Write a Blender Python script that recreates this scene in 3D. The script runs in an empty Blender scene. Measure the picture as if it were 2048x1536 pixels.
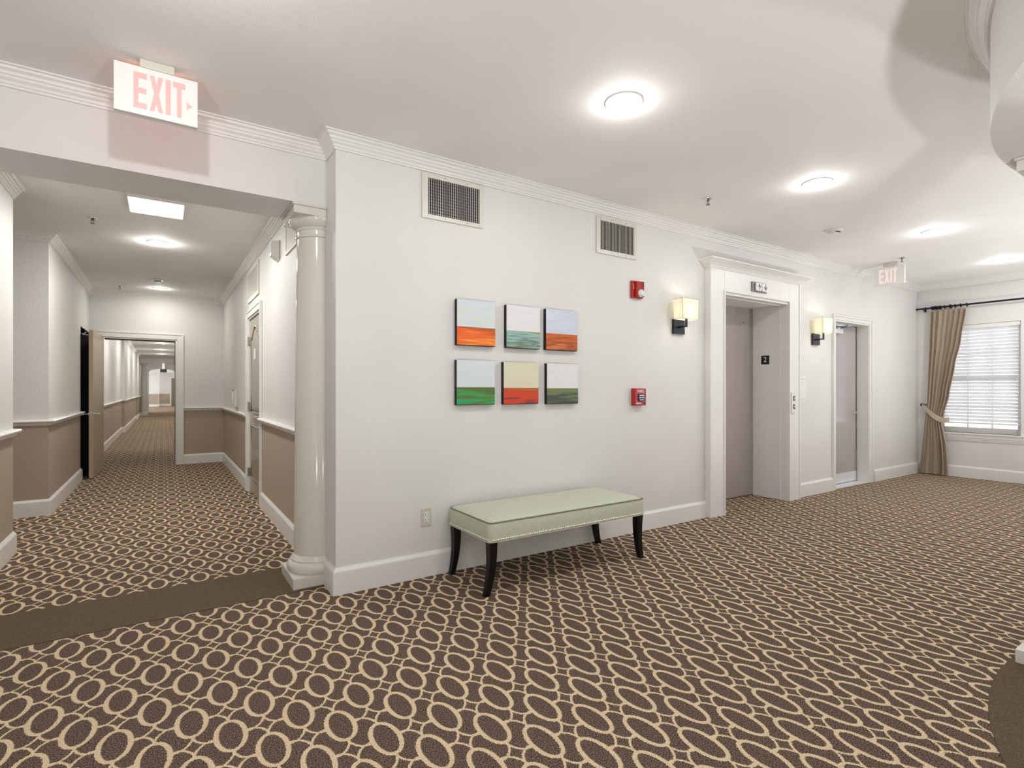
import bpy, bmesh, math, random
from mathutils import Vector, Matrix
random.seed(7)
S = bpy.context.scene
COL = S.collection
PI = math.pi
CZ = 2.743            # ceiling height

# ------------------------------------------------------------------ materials
def new_mat(name):
    m = bpy.data.materials.new(name); m.use_nodes = True
    nt = m.node_tree; b = nt.nodes['Principled BSDF']
    return m, nt, b
def srgb(r, g, b):
    f = lambda c: (c/255/12.92) if c/255 <= .04045 else ((c/255+.055)/1.055)**2.4
    return (f(r), f(g), f(b), 1)
def plain(name, col, rough=.5, metal=0, bump=0, bscale=200, spec=None, coat=0):
    m, nt, b = new_mat(name)
    b.inputs['Roughness'].default_value = rough
    b.inputs['Metallic'].default_value = metal
    if spec is not None: b.inputs['Specular IOR Level'].default_value = spec
    if coat: b.inputs['Coat Weight'].default_value = coat; b.inputs['Coat Roughness'].default_value = .15
    g = nt.nodes.new('ShaderNodeNewGeometry')
    n = nt.nodes.new('ShaderNodeTexNoise'); n.inputs['Scale'].default_value = bscale
    n.inputs['Detail'].default_value = 1
    nt.links.new(g.outputs['Position'], n.inputs['Vector'])
    # faint procedural tone variation
    n2 = nt.nodes.new('ShaderNodeTexNoise'); n2.inputs['Scale'].default_value = 2.2; n2.inputs['Detail'].default_value = 0
    nt.links.new(g.outputs['Position'], n2.inputs['Vector'])
    mx = nt.nodes.new('ShaderNodeMix'); mx.data_type = 'RGBA'
    mx.inputs[6].default_value = tuple(c*.965 for c in col[:3])+(1,)
    mx.inputs[7].default_value = tuple(min(1, c*1.035) for c in col[:3])+(1,)
    nt.links.new(n2.outputs['Fac'], mx.inputs[0]); nt.links.new(mx.outputs[2], b.inputs['Base Color'])
    if bump:
        bp = nt.nodes.new('ShaderNodeBump'); bp.inputs['Strength'].default_value = bump
        bp.inputs['Distance'].default_value = .002
        nt.links.new(n.outputs['Fac'], bp.inputs['Height']); nt.links.new(bp.outputs['Normal'], b.inputs['Normal'])
    return m
def emis(name, col, strength, base=(.8, .8, .8, 1)):
    m, nt, b = new_mat(name)
    b.inputs['Base Color'].default_value = base
    b.inputs['Emission Color'].default_value = col
    b.inputs['Emission Strength'].default_value = strength
    return m

M = {}
M['wall'] = plain('wall_paint', (.745, .738, .722, 1), .5, bump=.75, bscale=115)
M['ceil'] = plain('ceiling_paint', (.84, .828, .81, 1), .8, bump=.2, bscale=120)
M['taupe'] = plain('taupe_paint', (.43, .352, .28, 1), .55, bump=.35, bscale=170)
M['trim'] = plain('trim_gloss_white', (.80, .79, .77, 1), .34)
M['column'] = plain('column_gloss_paint', (.72, .70, .64, 1), .12)
M['doortaupe'] = plain('door_taupe_gloss', (.33, .29, .235, 1), .18)
M['lift'] = plain('lift_door_enamel', (.40, .345, .33, 1), .3)
M['greydoor'] = plain('grey_door_paint', (.43, .395, .385, 1), .16)
M['darkpanel'] = plain('dark_recess_panel', (.012, .008, .005, 1), .5)
M['browndoor'] = plain('brown_paint', (.22, .18, .12, 1), .35)
M['black'] = plain('black_lacquer', (.003, .003, .0033, 1), .3, spec=.3)
M['blackmat'] = plain('black_canvas_edge', (.006, .006, .006, 1), .7)
M['steel'] = plain('brushed_steel', (.62, .62, .63, 1), .22, 1)
M['chrome'] = plain('chrome', (.8, .8, .8, 1), .1, 1)
M['alu'] = plain('aluminium', (.84, .85, .88, 1), .5, .6)
M['gun'] = plain('dark_bronze', (.05, .05, .065, 1), .2, .7)
M['plastic'] = plain('white_plastic', (.82, .81, .78, 1), .3)
M['ivory'] = plain('ivory_plastic', (.62, .60, .52, 1), .3)
M['slot'] = plain('dark_slot', (.02, .02, .018, 1), .6)
M['ventwhite'] = plain('vent_enamel', (.70, .68, .62, 1), .35)
M['ventdark'] = plain('vent_duct_shadow', (.03, .03, .028, 1), .8)
M['red'] = plain('fire_alarm_red', (.42, .018, .012, 1), .25)
M['navy'] = plain('navy_plastic', (.015, .03, .09, 1), .3)
M['white'] = plain('white_print', (.85, .85, .85, 1), .4)
M['grey'] = plain('grey_metal', (.16, .16, .155, 1), .35, .5)
M['lensclear'] = plain('frosted_strobe_lens', (.80, .83, .84, 1), .08, coat=.6)
M['nail'] = plain('nickel_nailhead', (.75, .72, .62, 1), .22, 1)
M['rodm'] = plain('black_rod_metal', (.012, .012, .018, 1), .3, .3)
M['blindw'] = None

def fabric(name, c1, c2, scale, rough=.9, bump=.4, sheen=.1):
    m, nt, b = new_mat(name); b.inputs['Roughness'].default_value = rough
    b.inputs['Sheen Weight'].default_value = sheen
    g = nt.nodes.new('ShaderNodeNewGeometry')
    n = nt.nodes.new('ShaderNodeTexNoise'); n.inputs['Scale'].default_value = scale; n.inputs['Detail'].default_value = 2
    nt.links.new(g.outputs['Position'], n.inputs['Vector'])
    r = nt.nodes.new('ShaderNodeValToRGB'); r.color_ramp.elements[0].position = .38; r.color_ramp.elements[1].position = .62
    r.color_ramp.elements[0].color = c1; r.color_ramp.elements[1].color = c2
    nt.links.new(n.outputs['Fac'], r.inputs['Fac']); nt.links.new(r.outputs['Color'], b.inputs['Base Color'])
    bp = nt.nodes.new('ShaderNodeBump'); bp.inputs['Strength'].default_value = bump; bp.inputs['Distance'].default_value = .001
    nt.links.new(n.outputs['Fac'], bp.inputs['Height']); nt.links.new(bp.outputs['Normal'], b.inputs['Normal'])
    return m
M['sage'] = fabric('sage_microfibre', (.53, .56, .435, 1), (.56, .59, .465, 1), 60, bump=.05)
M['welt'] = fabric('sage_welt', (.17, .19, .13, 1), (.2, .22, .155, 1), 300)
M['curtain'] = fabric('tan_boucle_weave', (.36, .285, .205, 1), (.67, .56, .43, 1), 190, bump=.6)
M['strip'] = fabric('olive_brown_carpet', (.062, .042, .019, 1), (.125, .088, .044, 1), 200, bump=.5, sheen=0)

def carpet():
    m, nt, b = new_mat('oval_ring_carpet'); b.inputs['Roughness'].default_value = .95
    b.inputs['Specular IOR Level'].default_value = .1
    L = nt.links
    def val(x): return x
    def math_(op, a, c=None, d=None):
        n = nt.nodes.new('ShaderNodeMath'); n.operation = op
        for i, v in enumerate((a, c, d)):
            if v is None: continue
            if isinstance(v, (int, float)): n.inputs[i].default_value = v
            else: L.new(v, n.inputs[i])
        return n.outputs[0]
    g = nt.nodes.new('ShaderNodeNewGeometry')
    nz = nt.nodes.new('ShaderNodeTexNoise'); nz.inputs['Scale'].default_value = 230; nz.inputs['Detail'].default_value = 1
    L.new(g.outputs['Position'], nz.inputs['Vector'])
    sp = nt.nodes.new('ShaderNodeSeparateXYZ'); L.new(g.outputs['Position'], sp.inputs[0])
    sc = nt.nodes.new('ShaderNodeSeparateColor'); L.new(nz.outputs['Color'], sc.inputs[0])
    x = math_('ADD', sp.outputs[0], math_('MULTIPLY', math_('SUBTRACT', sc.outputs[0], .5), .012))
    y = math_('ADD', sp.outputs[1], math_('MULTIPLY', math_('SUBTRACT', sc.outputs[1], .5), .012))
    PX, PY, OX, OY = .2265, .316, -.093, -1.257
    def local(ox, oy):
        dx = math_('WRAP', math_('SUBTRACT', x, ox), PX/2, -PX/2)
        dy = math_('WRAP', math_('SUBTRACT', y, oy), PY/2, -PY/2)
        return math_('MULTIPLY', dx, dx), math_('MULTIPLY', dy, dy)
    def q(d, a, c):
        return math_('ADD', math_('MULTIPLY', d[0], 1/a/a), math_('MULTIPLY', d[1], 1/c/c))
    d1, d2 = local(OX, OY), local(OX+PX/2, OY+PY/2)
    qo = math_('MINIMUM', q(d1, .0545, .1005), q(d2, .0545, .1005))
    qi = math_('MINIMUM', q(d1, .0372, .0842), q(d2, .0372, .0842))
    ring = math_('MULTIPLY', math_('LESS_THAN', qo, 1), math_('GREATER_THAN', qi, 1))
    gm = None
    for ox, oy in ((.25, .25), (.75, .25), (.25, .75), (.75, .75)):
        d = local(OX+PX*ox, OY+PY*oy)
        t = math_('MULTIPLY', math_('LESS_THAN', q(d, .0646, .0876), 1), math_('GREATER_THAN', q(d, .0554, .0784), 1))
        gm = t if gm is None else math_('MAXIMUM', gm, t)
    mask = math_('MAXIMUM', ring, math_('MULTIPLY', gm, math_('GREATER_THAN', qo, 1)))
    n2 = nt.nodes.new('ShaderNodeTexNoise'); n2.inputs['Scale'].default_value = 230; n2.inputs['Detail'].default_value = 1
    L.new(g.outputs['Position'], n2.inputs['Vector'])
    def ramp(c1, c2, p1, p2):
        r = nt.nodes.new('ShaderNodeValToRGB')
        r.color_ramp.elements[0].position = p1; r.color_ramp.elements[1].position = p2
        r.color_ramp.elements[0].color = c1; r.color_ramp.elements[1].color = c2
        L.new(n2.outputs['Fac'], r.inputs['Fac']); return r.outputs['Color']
    dark = ramp((.030, .018, .012, 1), (.235, .166, .128, 1), .36, .66)
    light = ramp((.52, .385, .225, 1), (.77, .625, .44, 1), .34, .62)
    mx = nt.nodes.new('ShaderNodeMix'); mx.data_type = 'RGBA'
    L.new(mask, mx.inputs[0]); L.new(dark, mx.inputs[6]); L.new(light, mx.inputs[7])
    L.new(mx.outputs[2], b.inputs['Base Color'])
    bp = nt.nodes.new('ShaderNodeBump'); bp.inputs['Strength'].default_value = .5; bp.inputs['Distance'].default_value = .002
    L.new(n2.outputs['Fac'], bp.inputs['Height']); L.new(bp.outputs['Normal'], b.inputs['Normal'])
    return m
M['carpet'] = carpet()

def painting_mat(name, sky, ground, hz, seed, hi=None):
    """abstract colour field: pale sky above a hard horizon, streaky ground below"""
    m, nt, b = new_mat(name); b.inputs['Roughness'].default_value = .45
    L = nt.links
    tc = nt.nodes.new('ShaderNodeTexCoord'); sp = nt.nodes.new('ShaderNodeSeparateXYZ'); L.new(tc.outputs['Generated'], sp.inputs[0])
    mp = nt.nodes.new('ShaderNodeMapping'); mp.inputs['Scale'].default_value = (.75, 1, 9); mp.inputs['Location'].default_value = (seed, seed*2, seed*.7)
    L.new(tc.outputs['Generated'], mp.inputs[0])
    n = nt.nodes.new('ShaderNodeTexNoise'); n.inputs['Scale'].default_value = 1.6; n.inputs['Detail'].default_value = 5; n.inputs['Distortion'].default_value = .25
    L.new(mp.outputs[0], n.inputs['Vector'])
    def ramp(cols, lo, hi_):
        r = nt.nodes.new('ShaderNodeValToRGB'); e = r.color_ramp.elements
        k = len(cols)
        while len(e) < k: e.new(.5)
        for i, c in enumerate(cols):
            e[i].position = lo+(hi_-lo)*i/(k-1); e[i].color = c
        return r
    rs, rg = ramp(sky, .3, .7), ramp(ground, .28, .72)
    L.new(n.outputs['Fac'], rs.inputs['Fac'])
    # ground: streak noise biased by height
    a = nt.nodes.new('ShaderNodeMath'); a.operation = 'MULTIPLY_ADD'; a.inputs[1].default_value = .75; a.inputs[2].default_value = -.15
    L.new(sp.outputs[2], a.inputs[0])
    ad = nt.nodes.new('ShaderNodeMath'); ad.operation = 'ADD'; L.new(a.outputs[0], ad.inputs[0]); L.new(n.outputs['Fac'], ad.inputs[1])
    L.new(ad.outputs[0], rg.inputs['Fac'])
    lt = nt.nodes.new('ShaderNodeMath'); lt.operation = 'LESS_THAN'; lt.inputs[1].default_value = hz
    L.new(sp.outputs[2], lt.inputs[0])
    mx = nt.nodes.new('ShaderNodeMix'); mx.data_type = 'RGBA'
    L.new(lt.outputs[0], mx.inputs[0]); L.new(rs.outputs[0], mx.inputs[6]); L.new(rg.outputs[0], mx.inputs[7])
    L.new(mx.outputs[2], b.inputs['Base Color'])
    return m

def translucent(name, col, tl=.5):
    m, nt, b = new_mat(name)
    b.inputs['Base Color'].default_value = col; b.inputs['Roughness'].default_value = .5
    t = nt.nodes.new('ShaderNodeBsdfTranslucent'); t.inputs[0].default_value = col
    mx = nt.nodes.new('ShaderNodeMixShader'); mx.inputs[0].default_value = tl
    nt.links.new(b.outputs[0], mx.inputs[1]); nt.links.new(t.outputs[0], mx.inputs[2])
    nt.links.new(mx.outputs[0], nt.nodes['Material Output'].inputs['Surface'])
    return m
M['blindw'] = translucent('white_blind_slat', (.92, .92, .93, 1), .5)
M['shade'] = translucent('cream_linen_shade', (.95, .93, .85, 1), .55)
def glassmat():
    m, nt, b = new_mat('window_glass')
    t = nt.nodes.new('ShaderNodeBsdfTransparent'); gl = nt.nodes.new('ShaderNodeBsdfGlossy'); gl.inputs['Roughness'].default_value = .02
    fr = nt.nodes.new('ShaderNodeFresnel'); fr.inputs['IOR'].default_value = 1.45
    mx = nt.nodes.new('ShaderNodeMixShader')
    nt.links.new(fr.outputs[0], mx.inputs[0]); nt.links.new(t.outputs[0], mx.inputs[1]); nt.links.new(gl.outputs[0], mx.inputs[2])
    nt.links.new(mx.outputs[0], nt.nodes['Material Output'].inputs['Surface'])
    return m
M['glass'] = glassmat()
M['lens'] = emis('downlight_lens_glow', (1, .97, .92, 1), 9)
M['panel'] = emis('panel_lens_glow', (1, .985, .95, 1), 3.2)
M['pinkled'] = emis('exit_letter_glow', (1, .30, .28, 1), .36, (.70, .40, .38, 1))
M['paleled'] = emis('exit_letter_pale_glow', (1, .68, .62, 1), .36, (.85, .72, .68, 1))
M['redled'] = emis('exit_letter_back_glow', (1, .12, .06, 1), 1.2, (.5, .2, .2, 1))
M['bulb'] = emis('warm_bulb_glow', (1, .83, .55, 1), 14)

# ------------------------------------------------------------------ mesh builder
class MB:
    def __init__(s): s.v = []; s.f = []; s.m = []
    def add(s, vs, fs, mi=0):
        b = len(s.v); s.v += [tuple(v) for v in vs]; s.f += [tuple(b+i for i in f) for f in fs]; s.m += [mi]*len(fs)
        return s
    def box(s, x0, x1, y0, y1, z0, z1, bev=0, mi=0):
        if bev <= 0:
            vs = [(x, y, z) for z in (z0, z1) for y in (y0, y1) for x in (x0, x1)]
            return s.add(vs, [(0, 2, 3, 1), (4, 5, 7, 6), (0, 1, 5, 4), (2, 6, 7, 3), (0, 4, 6, 2), (1, 3, 7, 5)], mi)
        bm = bmesh.new(); bmesh.ops.create_cube(bm, size=1)
        for v in bm.verts:
            v.co = Vector(((x0+x1)/2+v.co.x*(x1-x0), (y0+y1)/2+v.co.y*(y1-y0), (z0+z1)/2+v.co.z*(z1-z0)))
        bmesh.ops.bevel(bm, geom=list(bm.edges), offset=bev, segments=2, affect='EDGES', profile=.5)
        bm.verts.index_update()
        s.add([v.co[:] for v in bm.verts], [[v.index for v in f.verts] for f in bm.faces], mi); bm.free(); return s
    def lathe(s, prof, c, a0=0, a1=2*PI, n=32, axis='z', mi=0):
        full = abs(a1-a0-2*PI) < 1e-6; k = n if full else n+1
        vs = []
        for i in range(k):
            a = a0+(a1-a0)*i/n
            for r, z in prof:
                p = (r*math.cos(a), r*math.sin(a), z)
                if axis == 'y': p = (p[0], p[2], p[1])
                if axis == 'x': p = (p[2], p[0], p[1])
                vs.append((c[0]+p[0], c[1]+p[1], c[2]+p[2]))
        L = len(prof); fs = []
        for i in range(n):
            j = (i+1) % k
            for t in range(L-1): fs.append((i*L+t, j*L+t, j*L+t+1, i*L+t+1))
        if full:
            if prof[0][0] > 1e-5: fs.append([i*L for i in range(k)][::-1])
            if prof[-1][0] > 1e-5: fs.append([i*L+L-1 for i in range(k)])
        return s.add(vs, fs, mi)
    def prism(s, poly, lo, hi, plane='xz', mi=0):
        n = len(poly)
        def P(u, v, w): return {'xz': (u, w, v), 'yz': (w, u, v), 'xy': (u, v, w)}[plane]
        vs = [P(u, v, lo) for u, v in poly]+[P(u, v, hi) for u, v in poly]
        fs = [list(range(n)), list(range(2*n-1, n-1, -1))]+[(i, i+n, (i+1) % n+n, (i+1) % n) for i in range(n)]
        return s.add(vs, fs, mi)
    def tube(s, pts, r, n=10, closed=False, mi=0, flat=None):
        pts = [Vector(p) for p in pts]; N = len(pts); vs = []; up0 = None
        for i, p in enumerate(pts):
            if closed: t = pts[(i+1) % N]-pts[i-1]
            else: t = pts[min(i+1, N-1)]-pts[max(i-1, 0)]
            t.normalize()
            up = Vector((0, 0, 1)) if abs(t.z) < .95 else Vector((1, 0, 0))
            if up0 is not None and up0.dot(t) < .98 and abs(t.z) >= .95: up = up0
            a = t.cross(up).normalized(); c = a.cross(t).normalized(); up0 = c
            rr = r[i] if isinstance(r, (list, tuple)) else r
            for k in range(n):
                th = 2*PI*k/n
                vs.append(p+a*(rr*math.cos(th)*(flat or 1))+c*(rr*math.sin(th)))
        fs = []
        for i in range(N if closed else N-1):
            j = (i+1) % N
            for k in range(n): fs.append((i*n+k, i*n+(k+1) % n, j*n+(k+1) % n, j*n+k))
        if not closed: fs += [list(range(n))[::-1], [(N-1)*n+k for k in range(n)]]
        return s.add(vs, fs, mi)
    def sweep(s, path, prof, side=1, closed=False, mi=0):
        """moulding: prof = (offset, z); offset to the right (side=1) or left (-1) of a level path"""
        N = len(path); rows = []
        for i, p in enumerate(path):
            p = Vector(p)
            d1 = (p-Vector(path[i-1])).normalized() if (i > 0 or closed) else None
            d2 = (Vector(path[(i+1) % N])-p).normalized() if (i < N-1 or closed) else None
            nr = lambda d: Vector((d.y, -d.x))*side
            if d1 is None: o = nr(d2)
            elif d2 is None: o = nr(d1)
            else:
                a, c = nr(d1), nr(d2); o = (a+c)/(1+a.dot(c))
            rows.append([(p.x+o.x*u, p.y+o.y*u, z) for u, z in prof])
        L = len(prof); vs = [v for r in rows for v in r]; fs = []
        for i in range(N if closed else N-1):
            j = (i+1) % N
            for t in range(L): fs.append((i*L+t, j*L+t, j*L+(t+1) % L, i*L+(t+1) % L))
        if not closed: fs += [list(range(L))[::-1], [(N-1)*L+t for t in range(L)]]
        return s.add(vs, fs, mi)
    def sph(s, c, r, n=12, mi=0, sz=1):
        prof = [(r*math.sin(PI*i/n), -r*sz*math.cos(PI*i/n)) for i in range(n+1)]
        prof[0] = (0, prof[0][1]); prof[-1] = (0, prof[-1][1])
        return s.lathe(prof, c, n=2*n, mi=mi)
    def xf(s, fn): s.v = [tuple(fn(Vector(v))) for v in s.v]; return s
    def build(s, name, mats, parent=None, smooth=True, sharp=35):
        me = bpy.data.meshes.new(name)
        o = bpy.data.objects.new(name, me)
        off = Vector(parent.matrix_basis.translation) if parent is not None else Vector((0, 0, 0))
        if parent is not None and parent.parent is not None: off = off+Vector(parent.parent.matrix_basis.translation)
        me.from_pydata([(v[0]-off.x, v[1]-off.y, v[2]-off.z) for v in s.v], [], s.f)
        for m in (mats if isinstance(mats, (list, tuple)) else [mats]): me.materials.append(m)
        me.polygons.foreach_set('material_index', s.m)
        bm = bmesh.new(); bm.from_mesh(me)
        bmesh.ops.recalc_face_normals(bm, faces=bm.faces); bm.to_mesh(me); bm.free()
        if smooth:
            me.polygons.foreach_set('use_smooth', [True]*len(me.polygons))
            me.set_sharp_from_angle(angle=math.radians(sharp))
        me.update()
        COL.objects.link(o)
        if smooth:
            wn = o.modifiers.new('weighted_normals', 'WEIGHTED_NORMAL'); wn.keep_sharp = True
        if parent is not None: o.parent = parent
        return o

def tag(o, label, cat, group=None, kind=None):
    o['label'] = label; o['category'] = cat
    if group: o['group'] = group
    if kind: o['kind'] = kind
    return o
def thing(name, loc, label, cat, group=None, kind=None):
    o = bpy.data.objects.new(name, None); o.empty_display_size = .1; COL.objects.link(o); o.location = loc
    o.matrix_basis = Matrix.Translation(loc)
    return tag(o, label, cat, group, kind)
def dup(root, delta, label, name=None):
    r = root.copy(); COL.objects.link(r); r.location = Vector(root.location)+Vector(delta); r['label'] = label
    def rec(a, b):
        for ch in list(a.children):
            c = ch.copy(); COL.objects.link(c); c.parent = b; rec(ch, c)
    rec(root, r)
    return r
def struct(name, mb, mats, label, cat):
    return tag(mb.build(name, mats), label, cat, None, 'structure')
def plabel(o, t): o['label'] = t; return o
def lamp(name, kind, loc, power, col=(1, .96, .9), size=.05, **kw):
    d = bpy.data.lights.new(name, kind); d.energy = power; d.color = col
    if kind in ('POINT', 'SPOT'): d.shadow_soft_size = size
    o = bpy.data.objects.new(name, d); COL.objects.link(o); o.location = loc
    for k, v in kw.items(): setattr(d, k, v)
    return o
def text_mb(body, size, depth):
    cu = bpy.data.curves.new('t', 'FONT'); cu.body = body; cu.size = size; cu.extrude = depth/2
    cu.align_x = 'CENTER'; cu.align_y = 'CENTER'; cu.resolution_u = 4
    ob = bpy.data.objects.new('t', cu); COL.objects.link(ob)
    dg = bpy.context.evaluated_depsgraph_get(); dg.update()
    me = bpy.data.meshes.new_from_object(ob.evaluated_get(dg))
    mb = MB(); mb.add([v.co[:] for v in me.vertices], [list(p.vertices) for p in me.polygons])
    bpy.data.objects.remove(ob); bpy.data.curves.remove(cu); bpy.data.meshes.remove(me)
    return mb

# ------------------------------------------------------------------ setting
RX = 8.45     # window wall
b = MB(); b.box(-4, 8.9, -7.2, 7.1, -.1, 0).box(-4, .6, 7.1, 45, -.1, 0)
struct('floor', b, M['carpet'], 'brown carpet patterned with beige oval rings', 'carpet floor')
b = MB(); b.box(-4, 8.9, -7.2, 7.1, CZ, CZ+.1).box(-4, .6, 7.1, 30.6, CZ, CZ+.1)
struct('ceiling', b, M['ceil'], 'smooth off white ceiling over lobby and corridor', 'ceiling')
b = MB(); b.box(-4, .6, 30.7, 45, 2.4, 2.5)
struct('ceiling.001', b, M['ceil'], 'lower ceiling beyond the far arch', 'ceiling')

def banded(b, x0, x1, y0, y1, split=.9, top=CZ):
    b.box(x0, x1, y0, y1, 0, split, mi=1); b.box(x0, x1, y0, y1, split, top, mi=0); return b
# main wall with lift and door openings (0.4 deep so reveals are solid)
b = MB()
b.box(.0, 3.70, 0, .2, 0, CZ).box(4.84, 5.965, 0, .2, 0, CZ).box(6.87, 8.6, 0, .2, 0, CZ)
b.box(3.70, 4.84, 0, .2, 2.185, CZ).box(5.965, 6.87, 0, .2, 2.075, CZ)
struct('wall_back', b, M['wall'], 'long off white textured wall behind the bench and pictures', 'wall')
# corridor right wall (x=0 plane) with a door opening y 2.88..3.82
b = MB()
b.box(0, .15, .2, .585, 0, CZ)
for y0, y1 in ((.585, 2.88), (3.82, 6.98)):
    b.box(0, .15, y0, y1, 0, .9, mi=1); b.box(0, .15, y0, y1, .9, CZ)
b.box(0, .15, 2.88, 3.82, 2.07, CZ)
struct('wall_right.001', b, [M['wall'], M['taupe']], 'right wall of the corridor, cream above and taupe below the chair rail', 'wall')
# corridor end wall with doorway
b = MB(); banded(b, -.67, .15, 6.98, 7.1); banded(b, -3.2, -1.63, 6.98, 7.1); b.box(-1.63, -.67, 6.98, 7.1, 2.03, CZ)
struct('wall_end', b, [M['wall'], M['taupe']], 'corridor end wall around the open doorway, cream over taupe', 'wall')
# left walls
b = MB(); banded(b, -3.2, -1.8, .2, 2.168)
struct('wall_left', b, [M['wall'], M['taupe']], 'near left corridor wall cut by the photo edge', 'wall')
b = MB(); banded(b, -3.2, -1.79, 3.58, 5.97)
b.box(-3.2, -1.79, 5.97, 6.98, 2.08, CZ); banded(b, -3.2, -1.97, 5.97, 6.98, top=2.08)
struct('wall_left.001', b, [M['wall'], M['taupe']], 'left corridor wall past the niche, cream over taupe', 'wall')
b = MB(); banded(b, -3.3, -3.2, .2, 7.1)
struct('wall_left.002', b, [M['wall'], M['taupe']], 'back of the left niche', 'wall')
# lobby left side, out of frame
b = MB(); b.box(-3.7, -3.6, -7.2, .3, 0, CZ).box(-3.6, -3.2, .2, .3, 0, CZ)
struct('wall_left.003', b, M['wall'], 'lobby side wall left of the photo', 'wall')
b = MB(); b.box(-3.7, 8.63, -7.3, -7.2, 0, CZ)
struct('wall_front', b, M['wall'], 'lobby wall behind the camera', 'wall')
# beam over the corridor mouth
b = MB(); b.box(-3.6, 0, .2, .585, 2.367, CZ)
struct('wall_header', b, M['wall'], 'deep beam spanning the corridor mouth under the large exit sign', 'beam')
# window wall
WY0, WY1, WZ0, WZ1 = -1.12, -.24, .62, 2.12
b = MB()
b.box(RX, RX+.18, WY1, .2, 0, CZ).box(RX, RX+.18, -7.2, WY0, 0, CZ).box(RX, RX+.18, WY0, WY1, 0, WZ0).box(RX, RX+.18, WY0, WY1, WZ1, CZ)
struct('wall_right', b, M['wall'], 'off white wall holding the window at the right', 'wall')

# far corridor
b = MB(); banded(b, -2.1, -1.84, 7.1, 15.45); banded(b, -2.1, -1.775, 15.45, 23.2); banded(b, -2.1, -1.74, 23.2, 27.2); banded(b, -2.1, -1.74, 27.2, 30.5)
struct('wall_left.004', b, [M['wall'], M['taupe']], 'stepped left wall of the far corridor beyond the doorway', 'wall')
b = MB(); banded(b, .02, .2, 7.1, 43)
struct('wall_right.002', b, [M['wall'], M['taupe']], 'right wall of the far corridor', 'wall')
b = MB(); b.box(-2.1, .2, 26.7, 27.1, 2.47, CZ)
struct('wall_header.001', b, M['trim'], 'beam over the round column far down the corridor', 'beam')
def arch_wall():
    xl, xr, zs, za = -1.48, -.34, 2.15, 2.30
    arc = []
    for i in range(21):
        t = -1+2*i/20; arc.append((xl+(xr-xl)*i/20, zs+(za-zs)*math.sqrt(max(0, 1-t*t))**1.0))
    poly = [(-2.1, 0), (xl, 0)]+arc+[(xr, 0), (.2, 0), (.2, CZ), (-2.1, CZ)]
    return MB().prism(poly, 30.5, 30.7, 'xz')
struct('wall_arch', arch_wall(), M['wall'], 'cream wall with a shallow arched opening at the far end', 'wall')
b = MB(); banded(b, -2.6, -1.11, 41.6, 41.8, top=2.4); banded(b, -1.11, .2, 42.4, 42.6, top=2.4)
struct('wall_end.001', b, [M['wall'], M['taupe']], 'last wall seen through the far arch', 'wall')

# ---- mouldings
crown = [(0, 2.655), (.011, 2.655), (.013, 2.666), (.019, 2.668), (.021, 2.680), (.034, 2.690), (.037, 2.700), (.044, 2.703), (.048, 2.716), (.062, 2.724), (.066, 2.733), (.078, 2.735), (.078, CZ), (0, CZ)]
base = [(0, 0), (.022, 0), (.022, .132), (.017, .143), (.009, .150), (.006, .158), (0, .158)]
rail = [(0, .872), (.014, .872), (.018, .880), (.024, .884), (.024, .894), (.036, .900), (.050, .908), (.052, .918), (.044, .926), (0, .928)]
b = MB().sweep([(-3.6, .2), (0, .2), (0, 0), (RX, 0), (RX, -7.2)], crown, 1)
struct('trim_1', b, M['trim'], 'stepped white crown moulding around the lobby ceiling', 'crown moulding')
b = MB().sweep([(0, .585), (0, 6.98), (-1.79, 6.98), (-1.79, 3.58), (-3.2, 3.58)], crown, -1)
b.sweep([(-1.8, .585), (-1.8, 2.168)], crown, 1)
struct('trim_2', b, M['trim'], 'stepped crown moulding along the corridor ceiling', 'crown moulding')
b = MB().sweep([(0, .2), (0, 0), (3.47, 0)], base, 1).sweep([(5.09, 0), (5.905, 0)], base, 1).sweep([(7.0, 0), (RX, 0)], base, 1)
struct('baseboard_back', b, M['trim'], 'tall white baseboard along the long wall', 'baseboard')
b = MB().sweep([(RX, -.023), (RX, -7.2)], base, 1)
struct('baseboard_right', b, M['trim'], 'white baseboard under the window', 'baseboard')
b = MB().sweep([(0, .59), (0, 2.80)], base, -1).sweep([(0, 3.91), (0, 6.98), (-.575, 6.98)], base, -1)
struct('baseboard_corridor', b, M['trim'], 'white baseboard along the corridor right wall', 'baseboard')
b = MB().sweep([(-3.2, 3.58), (-1.79, 3.58), (-1.79, 5.97)], base, 1).sweep([(-1.8, .59), (-1.8, 2.168)], base, 1)
b.sweep([(-1.84, 7.1), (-1.84, 15.45), (-1.775, 15.45), (-1.775, 23.2), (-1.74, 23.2), (-1.74, 30.5)], base, 1)
b.sweep([(-2.6, 41.6), (-1.11, 41.6), (-1.11, 42.4), (-.44, 42.4)], base, 1)
struct('baseboard_left', b, M['trim'], 'white baseboard along the corridor left walls', 'baseboard')
b = MB().sweep([(0, .59), (0, 2.80)], rail, -1).sweep([(0, 3.91), (0, 6.98), (-.575, 6.98)], rail, -1)
struct('trim_3', b, M['trim'], 'white chair rail on the corridor right wall', 'chair rail')
b = MB().sweep([(-3.2, 3.58), (-1.79, 3.58), (-1.79, 5.97)], rail, 1).sweep([(-1.8, .59), (-1.8, 2.168)], rail, 1)
b.sweep([(-1.84, 7.1), (-1.84, 15.45), (-1.775, 15.45), (-1.775, 23.2), (-1.74, 23.2), (-1.74, 30.5)], rail, 1)
b.sweep([(-2.6, 41.6), (-1.11, 41.6), (-1.11, 42.4), (-.44, 42.4)], rail, 1)
struct('trim_4', b, M['trim'], 'white chair rail on the corridor left walls', 'chair rail')
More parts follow.
